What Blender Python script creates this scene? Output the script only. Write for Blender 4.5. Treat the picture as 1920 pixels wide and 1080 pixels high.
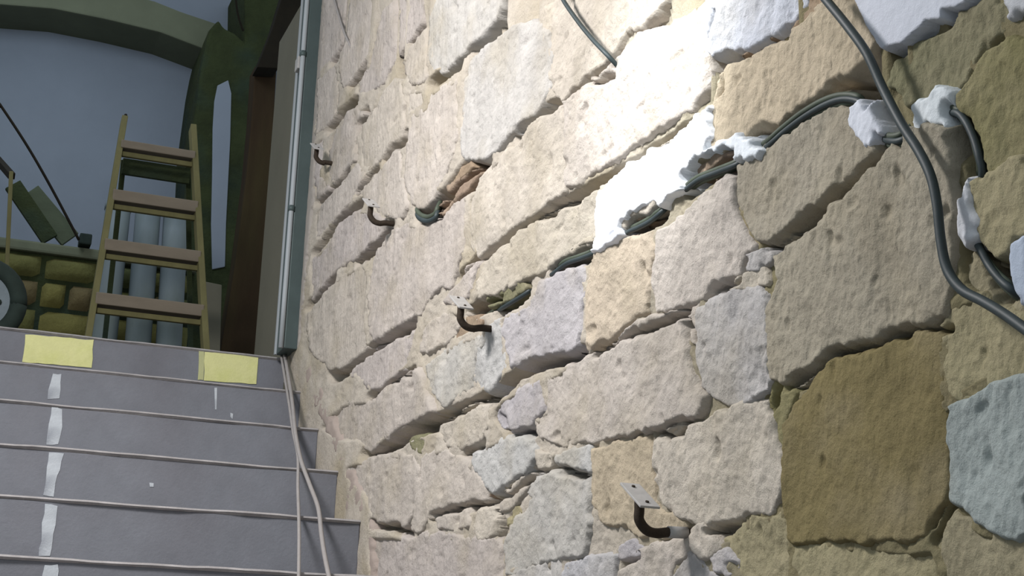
import bpy, bmesh, math, random
import numpy as np
from mathutils import Vector, Matrix
random.seed(4); rng = np.random.RandomState(7)
SC = bpy.context.scene
COL = SC.collection
for o in list(bpy.data.objects): bpy.data.objects.remove(o)

# ------------------------------------------------------------------ camera
F = 2700.0
EYE = 1.61                      # eye height over the lower floor
W = 1.085                       # the stone wall stands this far to the side of the camera
def _axes():
    dV = np.array([-150-960., 1250-540., F])
    a, b, x, y = .076, -1., 550., 330.
    t = -(dV[0]*(x-960)+dV[1]*(y-540)+F*F)/(dV[0]*a+dV[1]*b)
    dZ = np.array([x+a*t-960, y+b*t-540, F])
    Y = dV/np.linalg.norm(dV); Z = dZ/np.linalg.norm(dZ)
    return np.cross(Y, Z), Y, Z
AX, AY, AZ = _axes()
def ray(px, py):
    c = np.array([px-960., py-540., F])
    return np.array([c@AX, c@AY, c@AZ])
def on_wall(px, py, h=0.0):     # (along, height) where the sight line meets the wall face
    r = ray(px, py); k = (W-h)/r[0]
    return (r[1]*k, r[2]*k+EYE)
def at_depth(px, py, d):        # point at distance d along the stair
    r = ray(px, py); k = d/r[1]
    return Vector((r[0]*k, d, r[2]*k+EYE))
def project(x, y, z):
    c = x*AX+y*AY+(z-EYE)*AZ
    return (960+F*c[0]/c[2], 540+F*c[1]/c[2]) if c[2] > .02 else (1e6, 1e6)
cam = bpy.data.cameras.new('camera'); cam.sensor_width = 36; cam.lens = F/1920*36
cam.clip_start = .05; cam.clip_end = 100
camo = bpy.data.objects.new('camera', cam); COL.objects.link(camo)
right = Vector((AX[0], AY[0], AZ[0])); up = -Vector((AX[1], AY[1], AZ[1])); back = -Vector((AX[2], AY[2], AZ[2]))
m = Matrix((right, up, back)).transposed().to_4x4(); m.translation = (0, 0, EYE)
camo.matrix_world = m
SC.camera = camo

# ------------------------------------------------------------------ light
SC.view_settings.view_transform = 'Standard'; SC.view_settings.look = 'None'
SC.view_settings.gamma = 1; SC.view_settings.use_curve_mapping = False
SC.view_settings.exposure = 0.0
world = bpy.data.worlds.new('world'); SC.world = world; world.use_nodes = True
bg = world.node_tree.nodes['Background']; bg.inputs[0].default_value = (.84, .93, 1.0, 1); bg.inputs[1].default_value = .50
def light(name, kind, loc, target, energy, color, **kw):
    l = bpy.data.lights.new(name, kind); l.energy = energy; l.color = color
    for k, v in kw.items(): setattr(l, k, v)
    o = bpy.data.objects.new(name, l); COL.objects.link(o); o.location = loc
    o.rotation_euler = (Vector(target)-Vector(loc)).to_track_quat('-Z', 'Y').to_euler()
    return o
_u, _v = on_wall(1400, -330)
_tu, _tv = on_wall(1240, 120)
light('work_lamp', 'SPOT', (W-.55, _u, _v), (W, _tu, _tv), 52, (.95, .98, 1.0),
      spot_size=math.radians(56), spot_blend=1.0, shadow_soft_size=.03)
light('stair_fill', 'AREA', (W-1.6, 2.55, EYE+2.15), (W, 3.2, EYE+.4), 82, (1.0, .965, .95), shape='DISK', size=.5)  # added soft fill for the wall and steps, not a lamp of the stairwell

light('landing_fill', 'AREA', (.0, 6.3, EYE+3.9), (.2, 8.2, EYE+1.6), 19, (.80, .90, 1.0), shape='DISK', size=1.0)  # added cool fill that brightens the dim landing and back wall

# ------------------------------------------------------------------ noise
def _hash(i, j, k, s):
    n = (i.astype(np.int64)*73856093) ^ (j.astype(np.int64)*19349663) ^ (k.astype(np.int64)*83492791) ^ (s*2654435761)
    n = (n ^ (n >> 13))*1274126177 & 0x7fffffff
    n = (n ^ (n >> 16))*668265263 & 0x7fffffff
    return (n & 0xffff)/32767.5-1
def vnoise(x, y, s=0):
    i = np.floor(x); j = np.floor(y); fx = x-i; fy = y-j
    fx = fx*fx*(3-2*fx); fy = fy*fy*(3-2*fy); z = np.zeros_like(i)
    a = _hash(i, j, z, s); b = _hash(i+1, j, z, s); c = _hash(i, j+1, z, s); d = _hash(i+1, j+1, z, s)
    return (a*(1-fx)+b*fx)*(1-fy)+(c*(1-fx)+d*fx)*fy
def fbm(x, y, s=0, o=3, g=.5):
    r = 0; a = 1; f = 1; t = 0
    for k in range(o):
        r = r+a*vnoise(x*f+k*17.3, y*f-k*9.1, s+k); t += a; a *= g; f *= 2.03
    return r/t

# ------------------------------------------------------------------ materials
def srgb(r, g, b):
    return tuple(((c/255)/12.92 if c/255 <= .04045 else ((c/255+.055)/1.055)**2.4) for c in (r, g, b))+(1,)
def mat(name, col=None, rough=.9, metal=0, var=.15, scale=6, bump=.3, bscale=60, obj_color=False, spec=.2, stretch=(1, 1, 1), tint=None, grit=0, bdist=.004):
    M = bpy.data.materials.new(name); M.use_nodes = True; nt = M.node_tree; N = nt.nodes; L = nt.links
    b = N['Principled BSDF']; b.inputs['Roughness'].default_value = rough; b.inputs['Metallic'].default_value = metal
    b.inputs['Specular IOR Level'].default_value = spec
    tc = N.new('ShaderNodeTexCoord'); mp = N.new('ShaderNodeMapping'); L.new(tc.outputs['Object'], mp.inputs[0]); mp.inputs['Scale'].default_value = stretch
    n1 = N.new('ShaderNodeTexNoise'); n1.inputs['Scale'].default_value = scale; n1.inputs['Detail'].default_value = 7; n1.inputs['Roughness'].default_value = .65
    L.new(mp.outputs[0], n1.inputs[0])
    mr = N.new('ShaderNodeMapRange'); mr.inputs[1].default_value = .25; mr.inputs[2].default_value = .75
    mr.inputs[3].default_value = 1-var; mr.inputs[4].default_value = 1+var; L.new(n1.outputs[0], mr.inputs[0])
    mul = N.new('ShaderNodeMix'); mul.data_type = 'RGBA'; mul.blend_type = 'MULTIPLY'; mul.inputs[0].default_value = 1
    if obj_color:
        oi = N.new('ShaderNodeObjectInfo'); src = oi.outputs['Color']
    else:
        rgb = N.new('ShaderNodeRGB'); rgb.outputs[0].default_value = col; src = rgb.outputs[0]
    if tint:
        n3 = N.new('ShaderNodeTexNoise'); n3.inputs['Scale'].default_value = tint[1]; n3.inputs['Detail'].default_value = 5; L.new(mp.outputs[0], n3.inputs[0])
        r3 = N.new('ShaderNodeMapRange'); r3.inputs[1].default_value = .47; r3.inputs[2].default_value = .68; L.new(n3.outputs[0], r3.inputs[0]); r3.inputs[4].default_value = tint[2]
        mx = N.new('ShaderNodeMix'); mx.data_type = 'RGBA'; L.new(r3.outputs[0], mx.inputs[0]); L.new(src, mx.inputs[6]); mx.inputs[7].default_value = tint[0]; src = mx.outputs[2]
    L.new(src, mul.inputs[6]); L.new(mr.outputs[0], mul.inputs[7]); L.new(mul.outputs[2], b.inputs['Base Color'])
    n2 = N.new('ShaderNodeTexNoise'); n2.inputs['Scale'].default_value = bscale; n2.inputs['Detail'].default_value = 8; n2.inputs['Roughness'].default_value = .7
    L.new(mp.outputs[0], n2.inputs[0]); h = n2.outputs[0]
    if grit:
        mp2 = N.new('ShaderNodeMapping'); L.new(tc.outputs['Object'], mp2.inputs[0]); mp2.inputs['Scale'].default_value = (1, 34, 9); mp2.inputs['Rotation'].default_value = (math.radians(9), 0, 0)
        n4 = N.new('ShaderNodeTexNoise'); n4.inputs['Scale'].default_value = 1.6; n4.inputs['Detail'].default_value = 3; L.new(mp2.outputs[0], n4.inputs[0])
        ma = N.new('ShaderNodeMath'); ma.operation = 'MULTIPLY_ADD'; L.new(n4.outputs[0], ma.inputs[0]); ma.inputs[1].default_value = grit; L.new(h, ma.inputs[2]); h = ma.outputs[0]
    bp = N.new('ShaderNodeBump'); bp.inputs['Strength'].default_value = bump; bp.inputs['Distance'].default_value = bdist; L.new(h, bp.inputs['Height']); L.new(bp.outputs[0], b.inputs['Normal'])
    return M
M_STONE = mat('rough_limestone', rough=.95, var=.17, scale=9, bump=1, bscale=48, obj_color=True, spec=.1, tint=(srgb(160, 150, 128), 5, .4), grit=.75, bdist=.008)
M_MORTAR = mat('lime_mortar', srgb(180, 172, 160), rough=.97, var=.16, scale=11, bump=1, bscale=70, spec=.1, tint=(srgb(150, 138, 108), 4, .5), bdist=.006)
M_PLASTER = mat('white_gypsum', rough=.9, var=.06, scale=16, bump=.8, bscale=40, obj_color=True, spec=.1, bdist=.004)
M_STEP = mat('dark_grey_stone_step', srgb(112, 115, 122), var=.12, scale=8, bump=.4, bscale=90, tint=(srgb(104, 104, 110), 3, .6))
M_NOSE = mat('worn_step_edge', srgb(146, 143, 143), var=.3, scale=14, bump=.5, bscale=120)
M_TAPE = mat('yellow_marking', srgb(202, 202, 146), var=.08, scale=20, bump=.4, bscale=150, tint=(srgb(184, 188, 120), 12, .6))
M_TAPE2 = mat('pale_marking', srgb(170, 172, 130), var=.08, scale=20)
M_PAINT = mat('white_paint', srgb(176, 182, 188), var=.18, scale=30, bump=.4, bscale=90, tint=(srgb(120, 124, 132), 14, .8))
M_CABLE = mat('black_cable_sheath', srgb(44, 54, 56), rough=.55, var=.25, scale=30, bump=.1, spec=.4)
M_CABLE_G = mat('grey_green_cable_sheath', srgb(66, 74, 62), rough=.6, var=.25, scale=30, bump=.1, spec=.35)
M_CABLE_P = mat('pale_cable_sheath', srgb(140, 136, 134), rough=.7, var=.1, scale=30, bump=.1)
M_IRON = mat('rusty_iron', srgb(58, 50, 42), rough=.75, metal=.3, var=.35, scale=40, bump=.6, bscale=160)
M_ZINC = mat('pale_metal_plate', srgb(170, 168, 166), rough=.6, metal=.2, var=.15, scale=40, bump=.3)
M_BACK = mat('blue_grey_plaster', srgb(126, 135, 147), var=.07, scale=2.2, bump=.25, bscale=25)
M_ARCH = mat('arch_render', srgb(96, 101, 84), var=.15, scale=3, bump=.4, bscale=25)
M_PIER = mat('dark_green_masonry', srgb(50, 58, 34), var=.4, scale=5, bump=.8, bscale=18, tint=(srgb(34, 48, 44), 3, .8), bdist=.02)  # dark green base with blue-green blotches at random
M_RUST = mat('red_brown_timber', srgb(50, 38, 24), var=.3, scale=6, bump=.4, bscale=30, stretch=(1, 1, .2), tint=(srgb(52, 46, 26), 4, .7))
M_DARK = mat('near_black_timber', srgb(26, 22, 14), var=.3, scale=8, bump=.3)
M_GPANEL = mat('smooth_grey_render', srgb(98, 96, 84), var=.08, scale=4, bump=.2, bscale=40)
M_POST = mat('grey_green_metal', srgb(74, 86, 86), rough=.5, metal=.2, var=.15, scale=8, bump=.1)
M_WPIPE = mat('white_plastic', srgb(150, 156, 160), rough=.5, var=.06, bump=.05)
M_WOOD = mat('weathered_ladder_wood', srgb(104, 100, 68), var=.2, scale=14, bump=.3, stretch=(1, 1, .3))
M_TREAD = mat('ladder_tread_wood', srgb(120, 111, 98), var=.15, scale=12, bump=.3, stretch=(.3, 1, 1))
M_PIPE = mat('grey_pipe', srgb(104, 114, 118), rough=.6, var=.15, scale=4, bump=.2, stretch=(1, 1, .3), tint=(srgb(84, 92, 80), 5, .5))
M_RUBBLE = mat('olive_rubble', rough=.95, var=.25, scale=8, bump=1, bscale=30, obj_color=True, bdist=.01)
M_BOARD = mat('green_grey_board', srgb(74, 82, 66), var=.25, scale=6, bump=.4, stretch=(.4, 1, 1))
M_TYRE = mat('tyre_rubber', srgb(36, 46, 42), rough=.85, var=.2, scale=20)
M_RIM = mat('dull_rim', srgb(98, 108, 114), rough=.6, metal=.2, var=.2, scale=10)
M_FLOOR = mat('concrete_floor', srgb(105, 102, 98), var=.12, scale=3, bump=.3)

nt = M_MORTAR.node_tree; N = nt.nodes; L = nt.links            # the mortar colour turns olive-brown towards the near end of the wall
_src = [n for n in N if n.type == 'RGB'][0]; _to = [l.to_socket for l in _src.outputs[0].links]
tc = [n for n in N if n.type == 'TEX_COORD'][0]; sp = N.new('ShaderNodeSeparateXYZ'); L.new(tc.outputs['Object'], sp.inputs[0])
mr = N.new('ShaderNodeMapRange'); mr.inputs[1].default_value = 2.35; mr.inputs[2].default_value = 1.75; L.new(sp.outputs[1], mr.inputs[0])
mx = N.new('ShaderNodeMix'); mx.data_type = 'RGBA'; L.new(mr.outputs[0], mx.inputs[0]); L.new(_src.outputs[0], mx.inputs[6]); mx.inputs[7].default_value = srgb(130, 123, 96)
for t in _to: L.new(mx.outputs[2], t)

# ------------------------------------------------------------------ helpers
def link(name, me, material, parent=None, smooth=False, color=None):
    o = bpy.data.objects.new(name, me); COL.objects.link(o)
    if material and not me.materials: me.materials.append(material)
    if smooth: me.shade_smooth()
    if parent: o.parent = parent
    if color: o.color = color
    return o
def tag(o, label=None, cat=None, group=None, kind=None):
    for k, v in (('label', label), ('category', cat), ('group', group), ('kind', kind)):
        if v: o[k] = v
    return o
def empty(name, loc):
    o = bpy.data.objects.new(name, None); COL.objects.link(o); o.location = loc; o.empty_display_size = .1
    return o
def put(name, verts, faces, material, parent=None, **kw):
    """mesh from world coordinates, origin at its own middle"""
    vs = [Vector(v) for v in verts]; c = sum(vs, Vector())/len(vs)
    me = bpy.data.meshes.new(name); me.from_pydata([v-c for v in vs], [], faces)
    o = link(name, me, material, parent, **kw)
    o.location = c-(parent.location if parent else Vector())
    return o
def bevel(o, w=.004, seg=2):
    bm = bmesh.new(); bm.from_mesh(o.data); bmesh.ops.recalc_face_normals(bm, faces=bm.faces)
    bmesh.ops.bevel(bm, geom=list(bm.edges), offset=w, segments=seg, affect='EDGES', profile=.6, clamp_overlap=True)
    bm.to_mesh(o.data); bm.free(); return o
def box(name, lo, hi, material, parent=None, w=.004, **kw):
    (a, b, c), (d, e, f) = lo, hi
    v = [(a, b, c), (d, b, c), (d, e, c), (a, e, c), (a, b, f), (d, b, f), (d, e, f), (a, e, f)]
    fs = [(0, 3, 2, 1), (4, 5, 6, 7), (0, 1, 5, 4), (1, 2, 6, 5), (2, 3, 7, 6), (3, 0, 4, 7)]
    o = put(name, v, fs, material, parent, **kw)
    return bevel(o, w) if w else o
def prism(name, pts, vec, material, parent=None, w=.004, **kw):
    """closed outline (world points) pushed along vec"""
    n = len(pts); P = [Vector(p) for p in pts]; v = P+[p+Vector(vec) for p in P]
    fs = [tuple(range(n)), tuple(range(2*n-1, n-1, -1))]+[(i, i+n, (i+1) % n+n, (i+1) % n) for i in range(n)]
    o = put(name, v, fs, material, parent, **kw)
    bm = bmesh.new(); bm.from_mesh(o.data); bmesh.ops.recalc_face_normals(bm, faces=bm.faces); bm.to_mesh(o.data); bm.free()
    return bevel(o, w) if w else o
def beam(name, a, b, wx, wy, material, parent=None, w=.003, **kw):
    """bar from a to b, section wx across (world x) by wy deep"""
    a = Vector(a); b = Vector(b); d = (b-a).normalized(); sx = Vector((1, 0, 0)); sx = (sx-d*sx.dot(d)).normalized(); sy = d.cross(sx)
    pts = [a+sx*i*wx/2+sy*j*wy/2 for i, j in ((-1, -1), (1, -1), (1, 1), (-1, 1))]
    return prism(name, pts, b-a, material, parent, w, **kw)
def smooth_path(P, n=8):
    P = [Vector(p) for p in P]; out = []
    for i in range(len(P)-1):
        p0 = P[max(i-1, 0)]; p1 = P[i]; p2 = P[i+1]; p3 = P[min(i+2, len(P)-1)]
        for k in range(n):
            t = k/n
            out.append(.5*((2*p1)+(p2-p0)*t+(2*p0-5*p1+4*p2-p3)*t*t+(3*p1-p0-3*p2+p3)*t**3))
    return out+[P[-1]]
def tube(name, path, r, material, parent=None, seg=10, n=8, **kw):
    S = smooth_path(path, n) if n else [Vector(p) for p in path]
    rr = r if callable(r) else (lambda t: r)
    V = []; Fc = []; T0 = (S[1]-S[0]).normalized(); U = T0.orthogonal().normalized()
    for i, p in enumerate(S):
        T = (S[min(i+1, len(S)-1)]-S[max(i-1, 0)]).normalized(); U = (U-T*U.dot(T)).normalized(); B = T.cross(U)
        q = rr(i/(len(S)-1))
        for k in range(seg):
            a = 2*math.pi*k/seg; V.append(p+(U*math.cos(a)+B*math.sin(a))*q)
    for i in range(len(S)-1):
        for k in range(seg): Fc.append((i*seg+k, i*seg+(k+1) % seg, (i+1)*seg+(k+1) % seg, (i+1)*seg+k))
    Fc.append(tuple(range(seg-1, -1, -1))); Fc.append(tuple(range((len(S)-1)*seg, len(S)*seg)))
    return put(name, V, Fc, material, parent, smooth=True, **kw)
def wpt(px, py, h): 
    u, v = on_wall(px, py, h); return Vector((W-h, u, v))

# ------------------------------------------------------------------ the stair
G, R, D0, H0 = .28, .17, 3.6, EYE+.26
def nose(k): return D0+k*G, H0+k*R
floor = box('floor', (-3, -3, -.1), (W+.4, D0+6*G, 0), M_FLOOR, w=0); tag(floor, kind='structure')
stairs = empty('stairs', (0, nose(-10)[0], 0)); tag(stairs, kind='structure')
XL = -.75
for k in range(-10, 6):
    y, z = nose(k); y1 = y+G+.25 if k < 5 else y+G
    st = box('stone_step', (XL, y+.012, z-R-.001), (W-.004, y1, z-.011), M_STEP, stairs, w=.003)
    # tread slab with an uneven worn nose
    n = 40; vs = []; fs = []
    for i in range(n+1):
        x = XL+(W-.004-XL)*i/n
        e = .004*float(vnoise(np.array([x*9.]), np.array([k*3.1]), 3)[0]); s = .002*float(vnoise(np.array([x*14.]), np.array([k*5.1]), 5)[0])
        vs += [(x, y+.004+e, z-.0062+s), (x, y+.009+e, z-.0012+s), (x, y1, z-.001), (x, y1, z-.012), (x, y+.012+e, z-.012)]
    for i in range(n):
        for q in range(5): a = i*5+q; b = i*5+(q+1) % 5; fs.append((a, b, b+5, a+5))
    fs += [(0, 4, 3, 2, 1), tuple(n*5+q for q in range(5))]
    put('step_tread', vs, fs, M_NOSE, stairs)
y5, z5 = nose(5)
LZ = z5-.002
land = box('floor_landing', (-3.2, y5+G-.01, LZ-.25), (W+2.2, 9.4, LZ-.001), M_FLOOR, w=0); tag(land, kind='structure')

def on_riser(k, px, py, off=.0):
    return at_depth(px, py, nose(k)[0]+.012-off)
def daub(name, k, pts, material, parent, t=.0015):
    P = [on_riser(k, *p) for p in pts]
    return prism(name, P, (0, -t, 0), material, parent, w=0)
# two painted yellow blocks on the top riser
def wob(pts, a, seed=1):
    out = []; r = random.Random(seed)
    for i in range(len(pts)):
        p = pts[i]; q = pts[(i+1) % len(pts)]
        L = math.hypot(q[0]-p[0], q[1]-p[1]); n = max(2, int(L/14))
        for j in range(n): out.append((p[0]+(q[0]-p[0])*j/n+r.uniform(-a, a), p[1]+(q[1]-p[1])*j/n+r.uniform(-a, a)))
    return out
t1 = daub('yellow_mark', 5, wob([(48, 627), (175, 638), (172, 690), (42, 679)], .8), M_TAPE, None, .003)
tag(t1, 'pale yellow painted rectangle on the top riser, nearer the wheel', 'marking', 'yellow marks on the top riser')
t2 = daub('yellow_mark', 5, wob([(384, 660), (484, 668), (480, 721), (382, 713)], .8, 3), M_TAPE, None, .003)
tag(t2, 'pale yellow painted rectangle on the top riser at the ladder foot, nearer the stone wall', 'marking', 'yellow marks on the top riser')
o = daub('pale_edge', 5, wob([(373, 658), (383, 659), (381, 713), (371, 712)], .6, 4), M_TAPE2, None, .002); o.parent = t2; o.location -= t2.location; o['label'] = 'pale greyish strip in place of the ladder rail'  # pale strip in place of the ladder rail crossing the riser
# white paint dribbled down the risers
for k, pts in ((4, [(100, 700), (116, 702), (111, 748), (88, 748)]), (3, [(97, 763), (118, 768), (116, 800), (110, 833), (88, 833), (92, 795)]),
               (2, [(92, 848), (120, 850), (112, 880), (105, 905), (99, 930), (82, 930), (88, 890)]),
               (1, [(84, 945), (107, 948), (104, 985), (97, 1015), (94, 1043), (72, 1042), (78, 1000)]), (0, [(84, 1060), (110, 1058), (106, 1100), (76, 1100)])):
    o = daub('paint_streak', k, wob(pts, 1.6, k+9), M_PAINT, None)
    where = {4: 'on the second riser from the top', 3: 'on the third riser from the top', 2: 'on the fourth riser from the top', 1: 'on the fifth riser from the top', 0: 'on the lowest riser in view'}[k]
    tag(o, 'streak of white paint '+where, 'paint mark', 'white paint streaks on the risers')
for k, pts, lab in ((4, [(402, 727), (407, 727), (406, 768), (403, 768)], 'thin pale drip under the yellow mark beside the ladder foot'),
               (4, [(432, 774), (437, 776), (436, 786), (432, 782)], 'tiny white paint fleck just above the third riser'),
               (2, [(280, 905), (288, 906), (288, 913), (281, 913)], 'tiny pale paint fleck on the fourth riser')):
    tag(daub('paint_fleck', k, pts, M_PAINT, None), lab, 'paint mark')

# ------------------------------------------------------------------ the stone wall
wall = empty('wall_right', (W, 0, 0)); tag(wall, kind='structure')
TOP = EYE+2.6
def grid_mesh(name, U, V, H, keep=None):
    """sheet over the wall plane: U, V, H are 2-D arrays, H is how far it stands out"""
    nr, nc = U.shape; idx = np.arange(nr*nc).reshape(nr, nc)
    q = np.stack([idx[:-1, :-1], idx[1:, :-1], idx[1:, 1:], idx[:-1, 1:]], -1).reshape(-1, 4)
    if keep is not None:
        kk = (keep[:-1, :-1] | keep[1:, :-1] | keep[1:, 1:] | keep[:-1, 1:]).reshape(-1); q = q[kk]
    used, inv = np.unique(q, return_inverse=True); q = inv.reshape(-1, 4)
    P = np.stack([-H.reshape(-1), U.reshape(-1), V.reshape(-1)], -1)[used]
    me = bpy.data.meshes.new(name); me.vertices.add(len(P)); me.vertices.foreach_set('co', P.astype(np.float32).ravel())
    n = len(q); me.loops.add(n*4); me.loops.foreach_set('vertex_index', q.astype(np.int32).ravel())
    me.polygons.add(n); me.polygons.foreach_set('loop_start', np.arange(0, n*4, 4, dtype=np.int32))
    me.update(calc_edges=True); me.validate()
    return me
def sdist(U, V, poly):
    """signed distance, + inside"""
    P = np.array(poly); d = np.full(U.shape, 1e9); ins = np.zeros(U.shape, bool); n = len(P)
    for i in range(n):
        a = P[i]; b = P[(i+1) % n]; ab = b-a; L = max(ab@ab, 1e-12)
        t = np.clip(((U-a[0])*ab[0]+(V-a[1])*ab[1])/L, 0, 1)
        d = np.minimum(d, np.hypot(U-a[0]-t*ab[0], V-a[1]-t*ab[1]))
        c = ((a[1] > V) != (b[1] > V)) & (U < (b[0]-a[0])*(V-a[1])/((b[1]-a[1]) or 1e-12)+a[0]); ins ^= c
    return np.where(ins, d, -d)
def seg_dist(U, V, line):
    d = np.full(U.shape, 1e9)
    for i in range(len(line)-1):
        a = np.array(line[i]); b = np.array(line[i+1]); ab = b-a; L = max(ab@ab, 1e-12)
        t = np.clip(((U-a[0])*ab[0]+(V-a[1])*ab[1])/L, 0, 1)
        d = np.minimum(d, np.hypot(U-a[0]-t*ab[0], V-a[1]-t*ab[1]))
    return d
COLS = {'c': (188, 180, 169), 'g': (178, 175, 171), 't': (184, 171, 151), 'o': (129, 118, 86), 'v': (200, 204, 216), 'h': (164, 157, 140), 'm': (158, 166, 164), 'l': (178, 174, 176), 'p': (182, 174, 166),
        'd': (122, 120, 92), 'b': (182, 181, 180), 'k': (150, 132, 114), 'y': (134, 129, 95), 'n': (160, 152, 124)}
# where the joints run deep: read lines on the wall face, radius in m, depth in m
DEEP = [([(1290,578),(1235,612),(1180,632),(1110,668)], .012, .035), ([(1090,664),(1020,674),(975,694),(930,742)], .012, .03), ([(930,740),(880,765),(830,786),(770,810),(700,855),(680,852)], .014, .035),
 ([(1160,140),(1100,158),(1040,200),(970,246)], .014, .04), ([(905,310),(880,325),(860,345),(830,385),(800,405)], .03, .035), ([(1290,240),(1180,315),(1060,382),(990,420),(900,480),(860,520)], .012, .03),
 ([(955,10),(930,45),(880,100),(828,142),(805,160)], .014, .035), ([(795,40),(763,85),(748,115),(757,138)], .014, .04), ([(760,258),(735,275),(720,298)], .016, .04), ([(733,423),(707,453),(670,488)], .018, .045),
 ([(627,512),(607,543),(577,577)], .016, .03), ([(777,603),(740,633),(713,647),(677,670)], .014, .04), ([(677,670),(640,700),(620,705)], .014, .03), ([(640,88),(624,114)], .02, .03), ([(683,127),(657,157)], .016, .025),
 ([(667,192),(635,217),(613,245)], .016, .025), ([(685,218),(670,233)], .02, .03), ([(650,320),(623,355),(593,380)], .014, .03), ([(677,383),(630,417),(587,480)], .014, .025), ([(703,320),(670,357)], .012, .02),
 ([(1890,545),(1845,500),(1830,462)], .02, .03), ([(1840,320),(1820,250),(1790,205)], .016, .03), ([(1640,245),(1690,262)], .012, .03), ([(1630,182),(1560,190),(1500,220),(1440,268)], .014, .035), ([(1385,290),(1340,310),(1290,345)], .016, .045),
 ([(1240,395),(1210,410),(1175,432)], .014, .045), ([(1115,470),(1070,485),(1035,512)], .012, .03), ([(985,545),(930,585)], .012, .03), ([(940,560),(905,570),(880,590)], .014, .03), ([(825,405),(800,412),(785,400)], .02, .04),
 ([(775,700),(730,720),(690,748)], .012, .03), ([(1640,290),(1580,355),(1520,405),(1440,462)], .018, .025), ([(1780,608),(1700,618),(1560,672),(1470,722)], .010, .02), ([(1400,490),(1390,530),(1330,548)], .014, .03),
 ([(1345,30),(1335,70)], .012, .035), ([(1345,120),(1350,170)], .012, .035), ([(1480,58),(1400,104),(1345,118)], .012, .03), ([(1640,130),(1590,150),(1480,228),(1410,250)], .014, .025), ([(1779,780),(1780,930)], .006, .02),
 ([(1100,893),(1040,878),(1005,885)], .01, .035), ([(1000,895),(960,925),(930,935)], .01, .03), ([(918,942),(870,948),(810,968)], .01, .03), ([(930,960),(945,990),(935,1000)], .01, .03), ([(935,780),(960,812),(1000,806)], .01, .025),
 ([(870,850),(905,832)], .012, .03), ([(770,998),(735,986),(700,982)], .01, .025), ([(1200,1045),(1165,1058)], .01, .03), ([(1330,1000),(1380,985)], .012, .025), ([(1750,1010),(1778,950)], .006, .015), ([(1455,720),(1445,760)], .014, .02), ([(1306,640),(1290,600)], .01, .03),
 ([(1235,812),(1260,824),(1290,800)], .01, .03), ([(1665,100),(1740,48),(1780,25)], .008, .02)]
DEEPW = [([on_wall(*p) for p in l], r, d) for l, r, d in DEEP]
DEEPW = [(l, r, d, np.min(l, 0)-.09, np.max(l, 0)+.09) for l, r, d in DEEPW]

def stone(poly, kind='c', off=0., px_step=3., seed=0, name='stone', rough=1., edge=None, drop=.05, material=None, col=None, warp=1., tilt=1., noisy=1., face=0.):
    P = np.array(poly); lo = P.min(0)-.015; hi = P.max(0)+.015; c = P.mean(0)
    um = max(c[0], .9); du = max(px_step*um*um/(2900*W), .0022); dv = max(px_step*um/2900, .0022)
    nu = int((hi[0]-lo[0])/du)+2; nv = int((hi[1]-lo[1])/dv)+2
    U, V = np.meshgrid(np.linspace(lo[0], hi[0], nu), np.linspace(lo[1], hi[1], nv))
    size = min(hi-lo); s = seed*13+5
    wa = warp*min(.007, size*.06)
    Uw = U+wa*fbm(U*22, V*22, s, 2)+wa*.5*fbm(U*70, V*70, s+4, 2); Vw = V+wa*fbm(U*22, V*22, s+9, 2)+wa*.5*fbm(U*70, V*70, s+7, 2)
    d = sdist(Uw, Vw, poly)+(.0115 if material is None else 0)
    if material is None:
        for l, rad, dep, l0, l1 in DEEPW:
            if l0[0] < hi[0] and l1[0] > lo[0] and l0[1] < hi[1] and l1[1] > lo[1]:
                d = np.minimum(d, seg_dist(Uw, Vw, l)-rad*(.20+.30*fbm(U*18, V*18, s+31, 1)))
    e = edge or min(.011, size*.12)
    t = np.clip(d/e, 0, 1); prof = np.sqrt(np.clip(1-(1-t)**2, 0, 1))
    r = random.Random(seed); tu = r.uniform(-.025, .025)*tilt; tv = r.uniform(-.03, .02)*tilt
    face_h = face+off*(1 if um < 2.6 else .4)+tu*(U-c[0])+tv*(V-c[1])+noisy*(.006*fbm(U*9, V*9, s+2, 2)+rough*.0042*fbm(U*34, V*26, s+3, 3, .6)+rough*.002*fbm(U*120, V*90, s+8, 2))
    pit = np.clip(fbm(U*30, V*24, s+21, 2)-.5, 0, 1)*.025*rough*noisy
    H = face_h-pit*t-drop*(1-prof)+np.minimum(d, 0)*6
    me = grid_mesh(name, U, V, H, d > -.014)
    C = col or COLS[kind]; j = r.uniform(-4, 4); jb = r.uniform(-3, 3)
    o = link(name, me, material or M_STONE, wall, smooth=True, color=srgb(*[max(0, min(255, q+j+(jb if i == 2 else 0))) for i, q in enumerate(C)]))
    return o
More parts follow.
